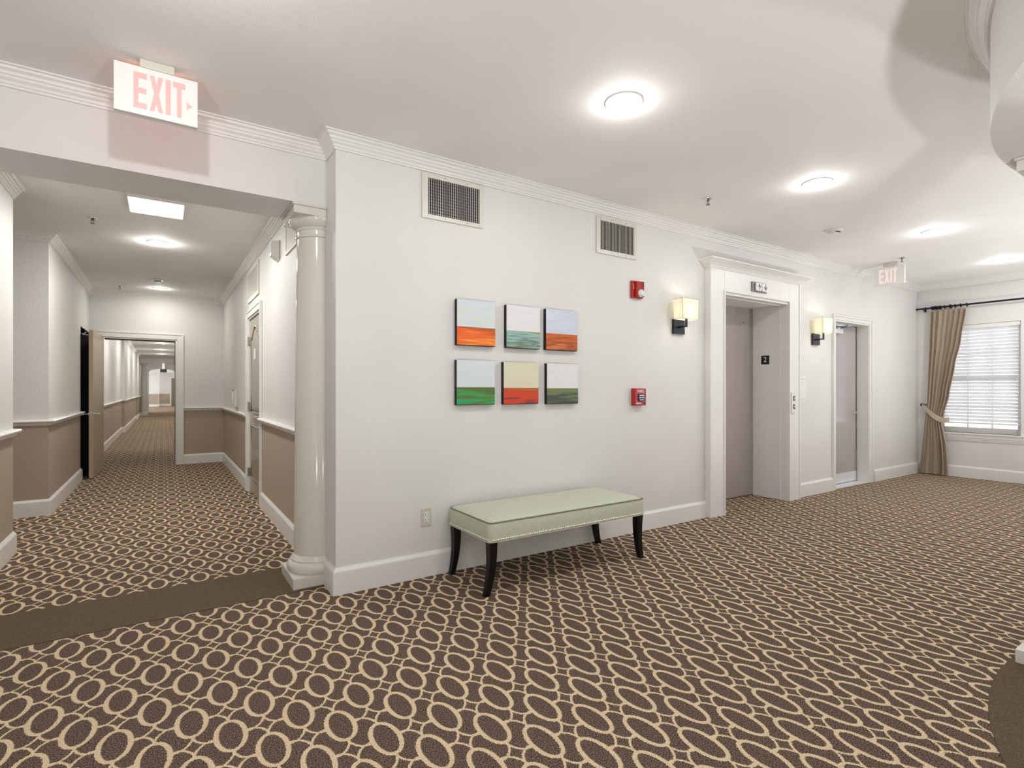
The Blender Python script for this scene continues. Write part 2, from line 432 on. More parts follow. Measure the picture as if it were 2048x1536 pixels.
b = MB().sweep([(-1.775, 15.45), (-1.775, 23.2), (-1.74, 23.2), (-1.74, 26.7)], crown, 1).sweep([(-2.0, 26.7), (.2, 26.7)], crown, 1)
struct('trim_5', b, M['trim'], 'crown moulding of the far corridor', 'crown moulding')
# plain carpet bands
b = MB().box(-1.8, -.0, .17, .69, 0, .003)
struct('trim_6', b, M['strip'], 'plain olive brown carpet band across the corridor mouth', 'carpet band')
arc = []
RC, RR = (2.3, -4.41), 1.957
for i in range(25):
    a = math.radians(45+ (150-45)*i/24); arc.append((RC[0]+RR*math.cos(a), RC[1]+RR*math.sin(a)))
inner = [(RC[0]+(RR-.42)*math.cos(math.radians(45+105*i/24)), RC[1]+(RR-.42)*math.sin(math.radians(45+105*i/24))) for i in range(25)][::-1]
b = MB().prism(arc+inner, 0, .003, 'xy')
struct('trim_7', b, M['strip'], 'curved olive brown carpet band in the lower right corner', 'carpet band')

# ---- curved beam at upper right with its crown, column below
cx, cy, R1, R0 = 2.42, -4.41, 1.98, 1.595
A0, A1, N = math.radians(35), math.radians(150), 64
prof = [(R0, 2.262), (R1, 2.262), (R1, CZ), (R0, CZ)]
vs, fs = [], []
for i in range(N+1):
    a = A0+(A1-A0)*i/N
    vs += [(cx+r*math.cos(a), cy+r*math.sin(a), z) for r, z in prof]
for i in range(N): fs += [(i*4+t, i*4+4+t, i*4+4+(t+1) % 4, i*4+(t+1) % 4) for t in range(4)]
fs += [(3, 2, 1, 0), (N*4, N*4+1, N*4+2, N*4+3)]
struct('wall_header.002', MB().add(vs, fs), M['wall'], 'curved plaster beam entering at the upper right corner', 'beam')
path = [(cx+R1*math.cos(A0+(A1-A0)*i/N), cy+R1*math.sin(A0+(A1-A0)*i/N)) for i in range(N+1)]
struct('trim_8', MB().sweep(path, crown, 1), M['trim'], 'curved crown moulding around the rounded beam', 'crown moulding')

def column(name, c, half, label, r0=.156, r1=.138, top=2.367, hw=.2, plh=.068):
    t = thing(name, (c[0], c[1], 0), label, 'column')
    a0, a1 = (PI/2, 3*PI/2) if half else (0, 2*PI)
    x1 = c[0] if half else c[0]+hw
    pl = MB().box(c[0]-hw, x1, c[1]-.19, c[1]+.19, 0, plh, .004); pl.build('plinth', M['column'], t)
    k = r0/.156
    bp = [(0, plh), (.19*k, plh), (.197*k, plh+.012), (.2*k, plh+.03), (.197*k, plh+.048), (.186*k, plh+.062), (.178*k, plh+.066), (.178*k, plh+.076), (.170*k, plh+.086), (.164*k, plh+.094), (r0, plh+.104), (0, plh+.104)]
    MB().lathe(bp, (c[0], c[1], 0), a0, a1, 40).build('base_moulding', M['column'], t)
    z0, z1 = plh+.104, top-.18
    sp = [(r0-(r0-r1)*(i/14)**1.7, z0+(z1-z0)*i/14) for i in range(15)]
    MB().lathe(sp, (c[0], c[1], 0), a0, a1, 48).build('shaft', M['column'], t)
    cp = [(0, z1), (r1, z1), (r1+.009, z1+.004), (r1+.011, z1+.012), (r1+.008, z1+.018), (r1, z1+.02), (r1, z1+.048), (r1+.006, z1+.05), (r1+.009, z1+.056), (r1+.006, z1+.064), (r1+.02, z1+.07), (r1+.04, z1+.088), (r1+.05, z1+.108), (r1+.05, z1+.118), (0, z1+.118)]
    MB().lathe(cp, (c[0], c[1], 0), a0, a1, 48).build('capital', M['column'], t)
    ab = MB().box(c[0]-hw+.004, x1, c[1]-.186, c[1]+.186, top-.062, top-.014, .003)
    ab.box(c[0]-hw-.004, x1, c[1]-.194, c[1]+.194, top-.014, top-.0005, .003)
    ab.build('abacus', M['column'], t)
    return t
column('column', (-.0005, .39), True, 'glossy cream half column engaged against the corridor corner')
column('column', (2.527, -2.664), False, 'round column at right photo edge, only its white square plinth showing', plh=.063, top=2.262)
column('column', (-1.60, 26.9), False, 'small pale round column far down the corridor beyond the open door', r0=.13, r1=.105, top=2.47, hw=.17)

# ------------------------------------------------------------------ doors
# lift = door_1
d = thing('door_1', (4.27, 0, 0), 'lift doorway with wide white surround and cornice', 'elevator', None, 'structure')
b = MB()
FX0, FX1, FY = 3.47, 5.07, -.06
b.box(FX0, 3.70, FY, -.0005, 0, 2.39, .004).box(4.84, FX1, FY, -.0005, 0, 2.39, .004).box(3.70, 4.84, FY, -.0005, 2.175, 2.39, .003)
for x0, x1 in ((FX0, FX0+.022), (FX1-.022, FX1)): b.box(x0, x1, FY-.008, FY+.001, 0, 2.385, .002)
b.box(3.682, 3.70, FY-.012, FY+.001, 0, 2.192, .003).box(4.84, 4.858, FY-.012, FY+.001, 0, 2.192, .003).box(3.70, 4.84, FY-.012, FY+.001, 2.174, 2.192, .003)
b.build('surround', M['trim'], d)
b = MB()
b.box(3.69, 3.722, -.05, .37, 0, 2.178, .002).box(4.835, 4.88, -.05, .36, 0, 2.178, .002).box(3.722, 4.835, -.05, .36, 2.15, 2.19, .002)
b.box(4.829, 4.836, .03, .05, 0, 2.15, .002).box(3.722, 4.83, .03, .05, 2.142, 2.151, .002)
b.build('reveal', M['trim'], d)
cor = [(0, 2.385), (.008, 2.385), (.010, 2.395), (.018, 2.397), (.020, 2.405), (.030, 2.412), (.034, 2.420), (.044, 2.428), (.062, 2.436), (.078, 2.448), (.092, 2.452), (.094, 2.462), (0, 2.462)]
b = MB().sweep([(FX0, -.0005), (FX0, FY), (FX1, FY), (FX1, -.0005)], cor, 1); b.build('cornice', M['trim'], d)
b = MB().box(3.64, 4.05, .372, .40, .012, 2.17, .002); b.build('door_panel', M['lift'], d)
b = MB().box(4.056, 4.86, .362, .39, .012, 2.17, .002)
o = b.build('door_panel', M['lift'], d)
MB().lathe([(0, 0), (.007, 0), (.007, -.003), (0, -.003)], (4.66, .362, 1.985), n=12, axis='y').build('key_hole', M['slot'], o)
b = MB().box(3.70, 4.84, -.005, .40, 0, .006); plabel(b.build('threshold', M['carpet'], d), 'carpeted lift threshold')
b = MB().box(3.6, 4.9, .41, .43, 0, 2.3); plabel(b.build('shaft_back', M['slot'], d), 'dark gap behind the lift doors')

# grey door in the long wall = door_2
d = thing('door_2', (6.42, 0, 0), 'grey door in deep white frame between sconce and curtain', 'door', None, 'structure')
b = MB()
def casing(b, x0, x1, z1, w, y0, y1, th=None):
    b.box(x0-w, x0, y0, y1, 0, z1+w, .003).box(x1, x1+w, y0, y1, 0, z1+w, .003).box(x0, x1, y0, y1, z1, z1+w, .003)
casing(b, 5.965, 6.87, 2.075, .062, -.018, -.0005); 
b.box(5.903, 5.925, -.028, -.017, 0, 2.137, .003).box(6.91, 6.932, -.028, -.017, 0, 2.137, .003).box(5.925, 6.91, -.028, -.017, 2.115, 2.137, .003)
b.build('casing', M['trim'], d)
b = MB().box(5.965, 5.985, -.010, .19, 0, 2.075, .002).box(6.852, 6.87, -.010, .19, 0, 2.075, .002).box(5.985, 6.852, -.010, .19, 2.055, 2.075, .002)
b.build('jamb', M['trim'], d)
leaf = MB().box(5.99, 6.826, .135, .178, .015, 2.043, .002).build('leaf', M['greydoor'], d)
MB().box(6.0, 6.822, .129, .135, .02, .145, .001).build('kick_plate', M['alu'], leaf)
h = MB().lathe([(0, 0), (.03, 0), (.03, -.008), (.012, -.012), (.011, -.05), (0, -.05)], (6.775, .135, .92), n=20, axis='y')
h.tube([(6.775, .09, .92), (6.74, .085, .92), (6.66, .09, .922)], [.011, .010, .007], 10); h.build('lever_handle', M['chrome'], leaf)
MB().box(6.806, 6.824, .130, .136, .17, .42, .001).build('edge_guard', M['steel'], leaf)
c = MB().box(6.10, 6.36, .075, .135, 1.93, 1.985, .006).box(6.19, 6.25, .06, .1, 1.985, 2.0, .003); c.build('closer_body', M['alu'], leaf)
c = MB().tube([(6.22, .085, 2.0), (6.40, -.02, 2.01), (6.55, .06, 2.03)], .009, 8).tube([(6.12, .085, 2.0), (6.30, .0, 2.02), (6.45, .075, 2.045)], .006, 8); c.build('closer_arm', M['gun'], leaf)
MB().box(5.985, 6.852, .0, .19, 0, .010, .002).build('threshold', M['alu'], d)
MB().box(6.8265, 6.8515, .137, .185, .011, 2.054).build('weather_seal', M['slot'], d)

# panelled door in the corridor right wall = door_3
d = thing('door_3', (0, 3.35, 0), 'taupe two panel arch top door in the corridor right wall', 'door', None, 'structure')
b = MB()
b.box(-.02, -.0005, 2.80, 2.88, 0, 2.15, .003).box(-.02, -.0005, 3.82, 3.91, 0, 2.15, .003).box(-.02, -.0005, 2.88, 3.82, 2.07, 2.15, .003)
b.box(-.028, -.018, 2.80, 2.822, 0, 2.15, .003).box(-.028, -.018, 3.888, 3.91, 0, 2.15, .003).box(-.028, -.018, 2.822, 3.888, 2.128, 2.15, .003)
b.build('casing', M['trim'], d)
MB().box(-.006, .14, 2.88, 2.898, 0, 2.07, .002).box(-.006, .14, 3.802, 3.82, 0, 2.07, .002).box(-.006, .14, 2.898, 3.802, 2.052, 2.07, .002).build('jamb', M['trim'], d)
leaf = MB().box(.012, .055, 2.902, 3.798, .012, 2.048, .002).build('leaf', M['doortaupe'], d)
def arch_loop(y0, y1, z0, zs, za, n=16):
    pts = [(y0, z0), (y0, zs)]
    for i in range(1, n):
        t = i/n; s = 1-abs(2*t-1)
        pts.append((y0+(y1-y0)*t, zs+(za-zs)*(math.sin(s*PI/2)**1.6)))
    return pts+[(y1, zs), (y1, z0)]
up = arch_loop(3.03, 3.67, .96, 1.80, 1.94); lo = [(3.03, .20), (3.03, .80), (3.67, .80), (3.67, .20)]
for lp in (up, lo):
    pm = MB().tube([(.012, y, z) for y, z in lp], .012, 8, closed=True)
    inn = [((y-3.35)*.86+3.35, (z-(lp[0][1]+.4))*.93+lp[0][1]+.4) for y, z in lp]
    pm.prism(inn, .004, .013, 'yz'); pm.build('raised_panel', M['doortaupe'], leaf)
for z in (.24, 1.02, 1.80):
    MB().box(-.012, .013, 3.792, 3.812, z-.05, z+.05, .002).tube([(-.012, 3.80, z-.052), (-.012, 3.80, z+.052)], .007, 8).build('hinge', M['steel'], d)
h = MB().lathe([(0, 0), (.028, 0), (.028, -.008), (.011, -.012), (.010, -.055), (0, -.055)], (.012, 2.965, .93), n=18, axis='x')
h.tube([(-.04, 2.965, .93), (-.045, 3.0, .93), (-.04, 3.08, .932)], [.011, .010, .008], 10); h.build('lever_handle', M['chrome'], leaf)
s = MB().box(-.003, .0035, 3.27, 3.39, 1.56, 1.68, .001); s.build('room_sign', M['plastic'], leaf)

# open flush door at the corridor end = door_4
d = thing('door_4', (-1.15, 6.98, 0), 'flush tan door swung open at the corridor end doorway', 'door', None, 'structure')
b = MB()
for x0, x1 in ((-1.735, -1.642), (-.67, -.577)):
    b.box(x0, x1, 6.96, 6.9795, 0, 2.122, .003)
b.box(-1.642, -.67, 6.96, 6.9795, 2.03, 2.122, .003)
b.box(-.60, -.577, 6.952, 6.961, 0, 2.122, .003).box(-1.735, -.60, 6.952, 6.961, 2.10, 2.122, .003)
b.box(-.692, -.67, 6.975, 7.12, 0, 2.03, .002).box(-1.645, -1.625, 6.975, 7.12, 0, 2.03, .002).box(-1.608, -.692, 6.975, 7.12, 2.008, 2.03, .002)
b.build('frame', M['trim'], d)
MB().box(-.700, -.691, 6.99, 7.10, 0, 2.0, .001).box(-1.608, -.692, 6.99, 7.10, 1.995, 2.009, .001).build('door_stop', M['slot'], d)
leaf = MB().prism([(-1.703, 5.968), (-1.657, 5.966), (-1.614, 6.952), (-1.660, 6.955)], .01, 2.035, 'xy').build('leaf', plain('tan_flush_door', (.47, .38, .275, 1), .4), d)
h = MB().lathe([(0, 0), (.028, 0), (.028, .008), (.011, .012), (.010, .055), (0, .055)], (-1.657, 6.04, .885), n=18, axis='x')
h.tube([(-1.605, 6.04, .885), (-1.60, 6.08, .885), (-1.605, 6.17, .887)], [.011, .010, .008], 10)
h.lathe([(0, 0), (.028, 0), (.028, -.008), (.011, -.012), (.010, -.055), (0, -.055)], (-1.703, 6.04, .885), n=18, axis='x')
h.tube([(-1.755, 6.04, .885), (-1.76, 6.0, .885), (-1.755, 5.90, .887)], [.011, .010, .008], 10); h.build('lever_handle', M['chrome'], leaf)
MB().box(-1.69, -1.67, 5.966, 5.969, .85, .92).build('latch_plate', M['steel'], leaf)
c = MB().box(-1.745, -1.703, 6.5, 6.8, 1.94, 2.0, .005).tube([(-1.73, 6.62, 2.0), (-1.86, 6.2, 2.01), (-1.80, 5.95, 2.02)], .008, 8).tube([(-1.73, 5.96, 2.0), (-1.76, 5.93, 1.96)], .008, 8); c.build('closer', M['steel'], leaf)
# near-black panel and lining of the recess behind it = door_5
d = thing('door_5', (-1.9, 6.48, 0), 'dark panel recessed behind the open tan door', 'door', None, 'structure')
MB().box(-1.965, -1.925, 5.975, 6.975, .01, 2.07, .002).build('leaf', M['darkpanel'], d)
MB().box(-1.965, -1.795, 5.9705, 5.9745, 0, 2.075).box(-1.965, -1.795, 6.968, 6.9795, 0, 2.075).box(-1.965, -1.795, 5.9745, 6.968, 2.076, 2.0795).box(-1.965, -1.795, 5.9745, 6.968, 0, .004).build('jamb', M['darkpanel'], d)
# far brown door = door_6
d = thing('door_6', (0, 42.3, 0), 'brown door far away through the arch', 'door', None, 'structure')
MB().box(-.36, .02, 42.36, 42.399, .01, 2.03).build('leaf', M['browndoor'], d)
MB().box(-.44, -.36, 42.35, 42.399, 0, 2.1).box(-.36, .02, 42.35, 42.399, 2.03, 2.1).build('casing', M['trim'], d)

# ------------------------------------------------------------------ window
w = thing('window_1', (RX, -.68, .62), 'white sash window behind the blind', 'window', None, 'structure')
b = MB()
gx0, gx1 = RX+.085, RX+.125
b.box(gx0, gx1, WY0, WY0+.05, WZ0, WZ1, .004).box(gx0, gx1, WY1-.05, WY1, WZ0, WZ1, .004).box(gx0, gx1, WY0+.05, WY1-.05, WZ0, WZ0+.075, .004).box(gx0, gx1, WY0+.05, WY1-.05, WZ1-.05, WZ1, .004).box(gx0, gx1, WY0+.05, WY1-.05, 1.35, 1.40, .004)
for k in (1, 2): 
    yy = WY0+.05+(WY1-WY0-.1)*k/3; b.box(gx0+.012, gx1-.012, yy-.008, yy+.008, WZ0+.075, WZ1-.05, .001)
for zz in (.98, 1.72): b.box(gx0+.012, gx1-.012, WY0+.05, WY1-.05, zz-.008, zz+.008, .001)
fr = b.build('window_frame', M['trim'], w)
MB().box(gx0+.018, gx0+.022, WY0+.05, WY1-.05, WZ0+.075, WZ1-.05).build('glass_pane', M['glass'], w)
b = MB().box(RX-.045, RX+.085, WY0-.04, WY1+.04, WZ0-.022, WZ0, .004)
b.sweep([(RX-.0005, WY1+.03), (RX-.0005, WY0-.035)], [(0, .51), (.012, .51), (.014, .53), (.02, .534), (.02, .55), (.028, .556), (.028, WZ0-.022), (0, WZ0-.022)], 1)
b.build('window_sill', M['trim'], w)
# blind
t = thing('window_blind', (RX+.045, -.68, .7), 'white horizontal slat blind lowered almost to the sill', 'blind')
by0, by1 = WY0+.008, WY1-.008
MB().box(RX+.012, RX+.06, by0, by1, WZ1-.055, WZ1-.002, .003).build('headrail', M['plastic'], t)
b = MB(); zt = WZ1-.075; n = 28; pitch = (zt-.80)/(n-1)
for i in range(n):
    z = zt-i*pitch; a = math.radians(51); hw = .0255
    dx, dz = hw*math.cos(a), hw*math.sin(a); xc = RX+.04
    seg = 4; vs = []
    for y in (by0+.004, by1-.004):
        for k in range(seg+1):
            u = -1+2*k/seg; bow = .003*(1-u*u)
            vs.append((xc+u*dx+bow*math.sin(a), y, z-u*dz+bow*math.cos(a)))
        for k in range(seg, -1, -1):
            u = -1+2*k/seg; bow = .003*(1-u*u)-.0022
            vs.append((xc+u*dx+bow*math.sin(a), y, z-u*dz+bow*math.cos(a)))
    m_ = 2*(seg+1)
    b.add(vs, [tuple(range(m_))[::-1], tuple(range(m_, 2*m_))]+[(k, k+m_, (k+1) % m_+m_, (k+1) % m_) for k in range(m_)])
b.build('slats', M['blindw'], t)
MB().box(RX+.02, RX+.06, by0+.004, by1-.004, .745, .768, .004).build('bottom_rail', M['plastic'], t)
for yy in (-.33, -.565, -.795, -1.018): MB().tube([(RX+.022, yy, .75), (RX+.022, yy, WZ1-.05)], .0014, 6).build('ladder_cord', M['plastic'], t)
b = MB()
for yy in (-1.075, -1.092): b.tube([(RX+.008, yy, 1.20), (RX+.008, yy, WZ1-.03)], .0015, 6).lathe([(0, 1.165), (.006, 1.17), (.004, 1.2), (0, 1.2)], (RX+.008, yy, 0), n=10)
b.build('pull_cord', M['plastic'], t)

# curtain
t = thing('curtain', (8.36, -.3, 0), 'tan woven curtain panel gathered at the left of the window', 'curtain')
Lk = [(.012, -.050), (.41, -.088), (.70, -.115), (.86, -.135), (1.07, -.150), (1.36, -.160), (1.79, -.175), (2.345, -.190)]
Rk = [(.012, -.398), (.24, -.392), (.44, -.375), (.62, -.345), (.74, -.318), (.86, -.345), (1.144, -.408), (1.563, -.475), (1.906, -.545), (2.345, -.605)]
def interp(k, z):
    for (za, ya), (zb, yb) in zip(k, k[1:]):
        if z <= zb: 
            s_ = (z-za)/(zb-za); s_ = s_*s_*(3-2*s_)*.5+s_*.5
            return ya+(yb-ya)*s_
    return k[-1][1]
NU, NV = 150, 80
vs, fs = [], []
for side in (0, 1):
    for j in range(NV+1):
        z = .012+(2.345-.012)*j/NV
        l, r = interp(Lk, z), interp(Rk, z)
        wdt = abs(r-l)
        pinch = math.exp(-((z-.80)/.22)**2)
        for i in range(NU+1):
            u = i/NU
            ph = 2*PI*7*u
            wob = .25*math.sin(1.6*z+1.3)+.5*math.sin(5*u+.5*z)
            amp = (.031+.008*math.sin(7*u+2))*(1-.4*pinch)
            x = 8.355+amp*math.sin(ph+wob)+.16*amp*math.sin(2.3*ph+1.5*z+1)-.006*pinch
            if z < .75: x += .014*math.sin(2*PI*3*u+1)*(1-z/.75)
            y = l+(r-l)*u+.010*math.cos(ph+wob)
            vs.append((x+(.0025 if side else 0), y, z))
W_ = NU+1; B = W_*(NV+1)
for j in range(NV):
    for i in range(NU):
        q = j*W_+i; fs += [(q, q+1, q+W_+1, q+W_), (B+q, B+q+W_, B+q+W_+1, B+q+1)]
for j in range(NV): 
    for i in (0, NU): fs.append((j*W_+i, (j+1)*W_+i, B+(j+1)*W_+i, B+j*W_+i))
for i in range(NU):
    for j in (0, NV): fs.append((j*W_+i, j*W_+i+1, B+j*W_+i+1, B+j*W_+i))
MB().add(vs, fs).build('drape', M['curtain'], t, sharp=80)
for yy in (-.196, -.212, -.228, -.245, -.262, -.285, -.30, -.345, -.405, -.42, -.465, -.525, -.592):
    pts = [(8.36+.022*math.cos(a), yy+.003*math.sin(a), 2.3887+.022*math.sin(a)) for a in [2*PI*k/18 for k in range(18)]]
    MB().tube(pts, .0058, 8, closed=True).tube([(8.36, yy, 2.3645), (8.36, yy, 2.346)], .002, 5).build('curtain_ring', M['rodm'], t)
t = thing('curtain_rod', (8.36, -1.0, 2.39), 'long black curtain rod above the window', 'curtain rod')
MB().tube([(8.36, -.02, 2.392), (8.36, -2.1, 2.392)], .0125, 14).build('rod', M['rodm'], t)
MB().tube([(8.36, -.012, 2.392), (8.36, -.03, 2.392)], .016, 14).build('end_cap', M['rodm'], t)
for yy in (-.09, -1.95): MB().box(RX-.012, RX-.0005, yy-.012, yy+.012, 2.35, 2.42, .002).tube([(RX-.006, yy, 2.37), (8.375, yy, 2.372), (8.36, yy, 2.379)], .006, 8).build('bracket', M['rodm'], t)
t = thing('curtain_tieback', (8.36, -.25, .85), 'tan tieback band pulling the curtain to a dark wall holdback', 'tieback')
pts = []
for i in range(33):
    s_ = i/32
    y = -.095+(-.375+.095)*s_; z = .995-.205*math.sin(s_*PI/2)**1.1
    x = 8.30-.022*math.sin(s_*PI)
    pts.append((x, y, z))
bv = MB(); vs = []; fs = []
for i, (x, y, z) in enumerate(pts):
    hh = .030+.012*math.sin(i/32*PI)
    vs += [(x, y, z+hh), (x, y, z-hh), (x+.006, y, z-hh), (x+.006, y, z+hh)]
for i in range(32): fs += [(i*4+k, i*4+4+k, i*4+4+(k+1) % 4, i*4+(k+1) % 4) for k in range(4)]
fs += [(0, 1, 2, 3), (128+3, 128+2, 128+1, 128)]
bv.add(vs, fs)
bv.box(8.30, 8.41, -.383, -.374, .76, .83, .002)
bv.build('band', M['curtain'], t)
MB().tube([(RX-.0005, -.098, 1.0), (8.315, -.098, 1.0)], .012, 12).lathe([(0, -.012), (.022, -.01), (.026, 0), (.022, .01), (0, .012)], (8.31, -.098, 1.0), n=20, axis='x').build('holdback_knob', M['gun'], t)

# ------------------------------------------------------------------ bench
t = thing('bench', (1.386, -.29, 0), 'sage green upholstered bench with black sabre legs against the long wall', 'bench')
BX0, BX1, BY0, BY1 = .738, 2.034, -.552, -.03
def rrect(x0, x1, y0, y1, r, n=6):
    p = []
    for ccx, ccy, a0 in ((x1-r, y1-r, 0), (x0+r, y1-r, 90), (x0+r, y0+r, 180), (x1-r, y0+r, 270)):
        for k in range(n+1):
            a = math.radians(a0+90*k/n); p.append((ccx+r*math.cos(a), ccy+r*math.sin(a)))
    return p
rings = [(.0, .324), (-.002, .335), (-.004, .36), (-.005, .39), (-.004, .42), (0, .434), (.008, .440), (.03, .449), (.07, .457), (.12, .462), (.17, .464)]
vs = []; n0 = len(rrect(0, 1, 0, 1, .1))
for ins, z in rings:
    vs += [(x, y, z) for x, y in rrect(BX0+ins, BX1-ins, BY0+ins, BY1-ins, max(.022, .026-ins*.1) if ins < .03 else .03+ins*.22)]
fs = []
for k in range(len(rings)-1):
    for i in range(n0): fs.append((k*n0+i, k*n0+(i+1) % n0, (k+1)*n0+(i+1) % n0, (k+1)*n0+i))
fs += [list(range(n0))[::-1], [(len(rings)-1)*n0+i for i in range(n0)]]
seat = MB().add(vs, fs).build('seat_cushion', M['sage'], t, sharp=50)
MB().tube([(x, y, .436) for x, y in rrect(BX0-.001, BX1+.001, BY0-.001, BY1+.001, .026)], .0045, 8, closed=True).build('welt_piping', M['welt'], seat)
MB().sweep(rrect(BX0-.0045, BX1+.0045, BY0-.0045, BY1+.0045, .026), [(0, .322), (.003, .322), (.003, .345), (0, .345)], 1, closed=True).build('border_band', M['sage'], seat)
nail = None
spots = [(BX0+.022+i*(BX1-BX0-.044)/71, BY0-.0075, 0) for i in range(72)]+[(BX0-.0075, BY0+.022+i*(BY1-BY0-.044)/27, 1) for i in range(28)]
for x, y, sd in spots:
    if sd == 0:
        if nail is None:
            nail = MB().lathe([(0, -.004), (.003, -.0036), (.0055, -.0022), (.0068, 0), (0, 0)], (0, 0, 0), n=10, axis='y').build('nailhead', M['nail'])
            nail.parent = seat; o = nail
            side = MB().lathe([(0, -.004), (.003, -.0036), (.0055, -.0022), (.0068, 0), (0, 0)], (0, 0, 0), n=10, axis='x')
            nail_side = None
        else: o = nail.copy(); COL.objects.link(o); o.parent = seat
    else:
        if nail_side is None: nail_side = side.build('nailhead', M['nail']); o = nail_side; o.parent = seat
        else: o = nail_side.copy(); COL.objects.link(o); o.parent = seat
    o.location = (x-1.386, y+.29, .334)
for lx, ly, sx in ((.768, -.522, -1), (.768, -.062, -1), (2.004, -.522, 1), (2.004, -.062, 1)):
    vs = []; NL = 12
    for i in range(NL+1):
        s_ = i/NL; z = .324*(1-s_)
        hw = .0265*(1-s_)+.0165*s_
        xx = lx+sx*(.034*s_**2.4-.004*math.sin(s_*PI))
        yy = ly+.006*s_*(1 if ly < -.3 else -1)
        vs += [(xx-hw, yy-hw, z), (xx+hw, yy-hw, z), (xx+hw, yy+hw, z), (xx-hw, yy+hw, z)]
    fs = [(0, 1, 2, 3), tuple(NL*4+k for k in (3, 2, 1, 0))]
    for i in range(NL): fs += [(i*4+k, i*4+(k+1) % 4, i*4+4+(k+1) % 4, i*4+4+k) for k in range(4)]
    MB().add(vs, fs).build('leg', M['black'], t, sharp=50)

# ------------------------------------------------------------------ paintings
def c(*a): return srgb(*a)
P = [
 ('top left small canvas, pale sky over a vivid orange field', .792, 1.094, 1.524, 1.836, [c(206, 217, 222), c(214, 222, 228), c(222, 222, 205)], [c(246, 160, 60), c(240, 110, 45), c(232, 98, 40), c(165, 95, 25)], .40, 1.0),
 ('top middle small canvas, white sky over teal and olive land', 1.189, 1.486, 1.522, 1.831, [c(222, 223, 232), c(228, 228, 232), c(232, 230, 230)], [c(150, 185, 175), c(110, 125, 105), c(150, 195, 195), c(160, 155, 70)], .40, 3.1),
 ('top right small canvas, blue grey sky over a rust orange field', 1.543, 1.849, 1.522, 1.832, [c(196, 212, 218), c(205, 212, 228), c(212, 220, 232)], [c(215, 120, 60), c(150, 75, 40), c(205, 98, 35), c(200, 95, 35)], .40, 5.7),
 ('bottom left small canvas, pale blue sky over a green field', .790, 1.090, 1.117, 1.424, [c(212, 222, 228), c(216, 224, 230), c(218, 224, 228)], [c(40, 165, 120), c(60, 160, 75), c(95, 105, 60), c(85, 120, 55)], .39, 7.3),
 ('bottom middle small canvas, cream sky over a red field', 1.165, 1.472, 1.116, 1.420, [c(216, 224, 206), c(222, 217, 190), c(220, 212, 184)], [c(110, 55, 55), c(222, 60, 35), c(200, 75, 30), c(160, 120, 60)], .385, 9.4),
 ('bottom right small canvas, white sky over a dark green field', 1.552, 1.856, 1.112, 1.420, [c(226, 226, 228), c(229, 229, 229), c(224, 223, 222)], [c(62, 66, 66), c(75, 85, 75), c(105, 130, 85), c(130, 125, 75)], .385, 12.2)]
for lab, x0, x1, z0, z1, sky, gr, hz, sd in P:
    t = thing('canvas_picture', ((x0+x1)/2, 0, z0), lab, 'painting', 'six square canvases on the long wall')
    MB().box(x0, x1, -.034, -.0008, z0, z1, .0015).build('stretcher_edge', M['blackmat'], t)
    MB().box(x0+.0005, x1-.0005, -.0365, -.0335, z0+.004, z1-.0005).build('painted_canvas', painting_mat('painted_field', sky, gr, hz, sd), t)

# ------------------------------------------------------------------ vents
def vent_y(name, x0, x1, z0, z1, label, ix0, ix1, iz0, iz1, nv, nh, ang):
    t = thing(name, ((x0+x1)/2, 0, z0), label, 'air vent', 'wall vents under the ceiling of the long wall')
    b = MB().box(x0, ix0, -.012, -.0005, z0, z1, .002).box(ix1, x1, -.012, -.0005, z0, z1, .002).box(ix0, ix1, -.012, -.0005, z0, iz0, .002).box(ix0, ix1, -.012, -.0005, iz1, z1, .002)
    fr_ = b.build('frame', M['ventwhite'], t)
    for sx in (.36, .72):
        for zz in ((z0+iz0)/2, (z1+iz1)/2): MB().lathe([(0, -.002), (.003, -.0018), (.004, 0), (0, 0)], (x0+(x1-x0)*sx, -.012, zz), n=10, axis='y').build('screw', M['grey'], fr_)
    MB().box(ix0, ix1, -.0025, -.0005, iz0, iz1).build('duct_opening', M['ventdark'], t)
    b = MB()
    for i in range(nh): 
        z = iz0+(iz1-iz0)*(i+.5)/nh; b.box(ix0, ix1, -.0045, -.003, z-.0022, z+.0022)
    if nh: b.build('cross_bars', M['grey'], t)
    b = MB()
    for i in range(nv):
        x = ix0+(ix1-ix0)*(i+.5)/nv; a = math.radians(ang)
        hx, hy = .0065*math.sin(a), .0038*math.cos(a)
        b.prism([(x-hx-.0012, -.0075-hy), (x-hx+.0012, -.0075-hy), (x+hx+.0012, -.0075+hy), (x+hx-.0012, -.0075+hy)], iz0, iz1, 'xy')
    b.build('blades', M['ventwhite'], t)
    return t
vent_y('wall_vent', .55, 1.012, 2.349, 2.651, 'white wall vent with dark gaps, left one above the pictures', .593, .982, 2.377, 2.617, 24, 12, 8)
vent_y('wall_vent', 2.077, 2.539, 2.335, 2.641, 'white wall vent with paler blades, above the red fire strobe', 2.114, 2.506, 2.369, 2.606, 24, 0, 42)
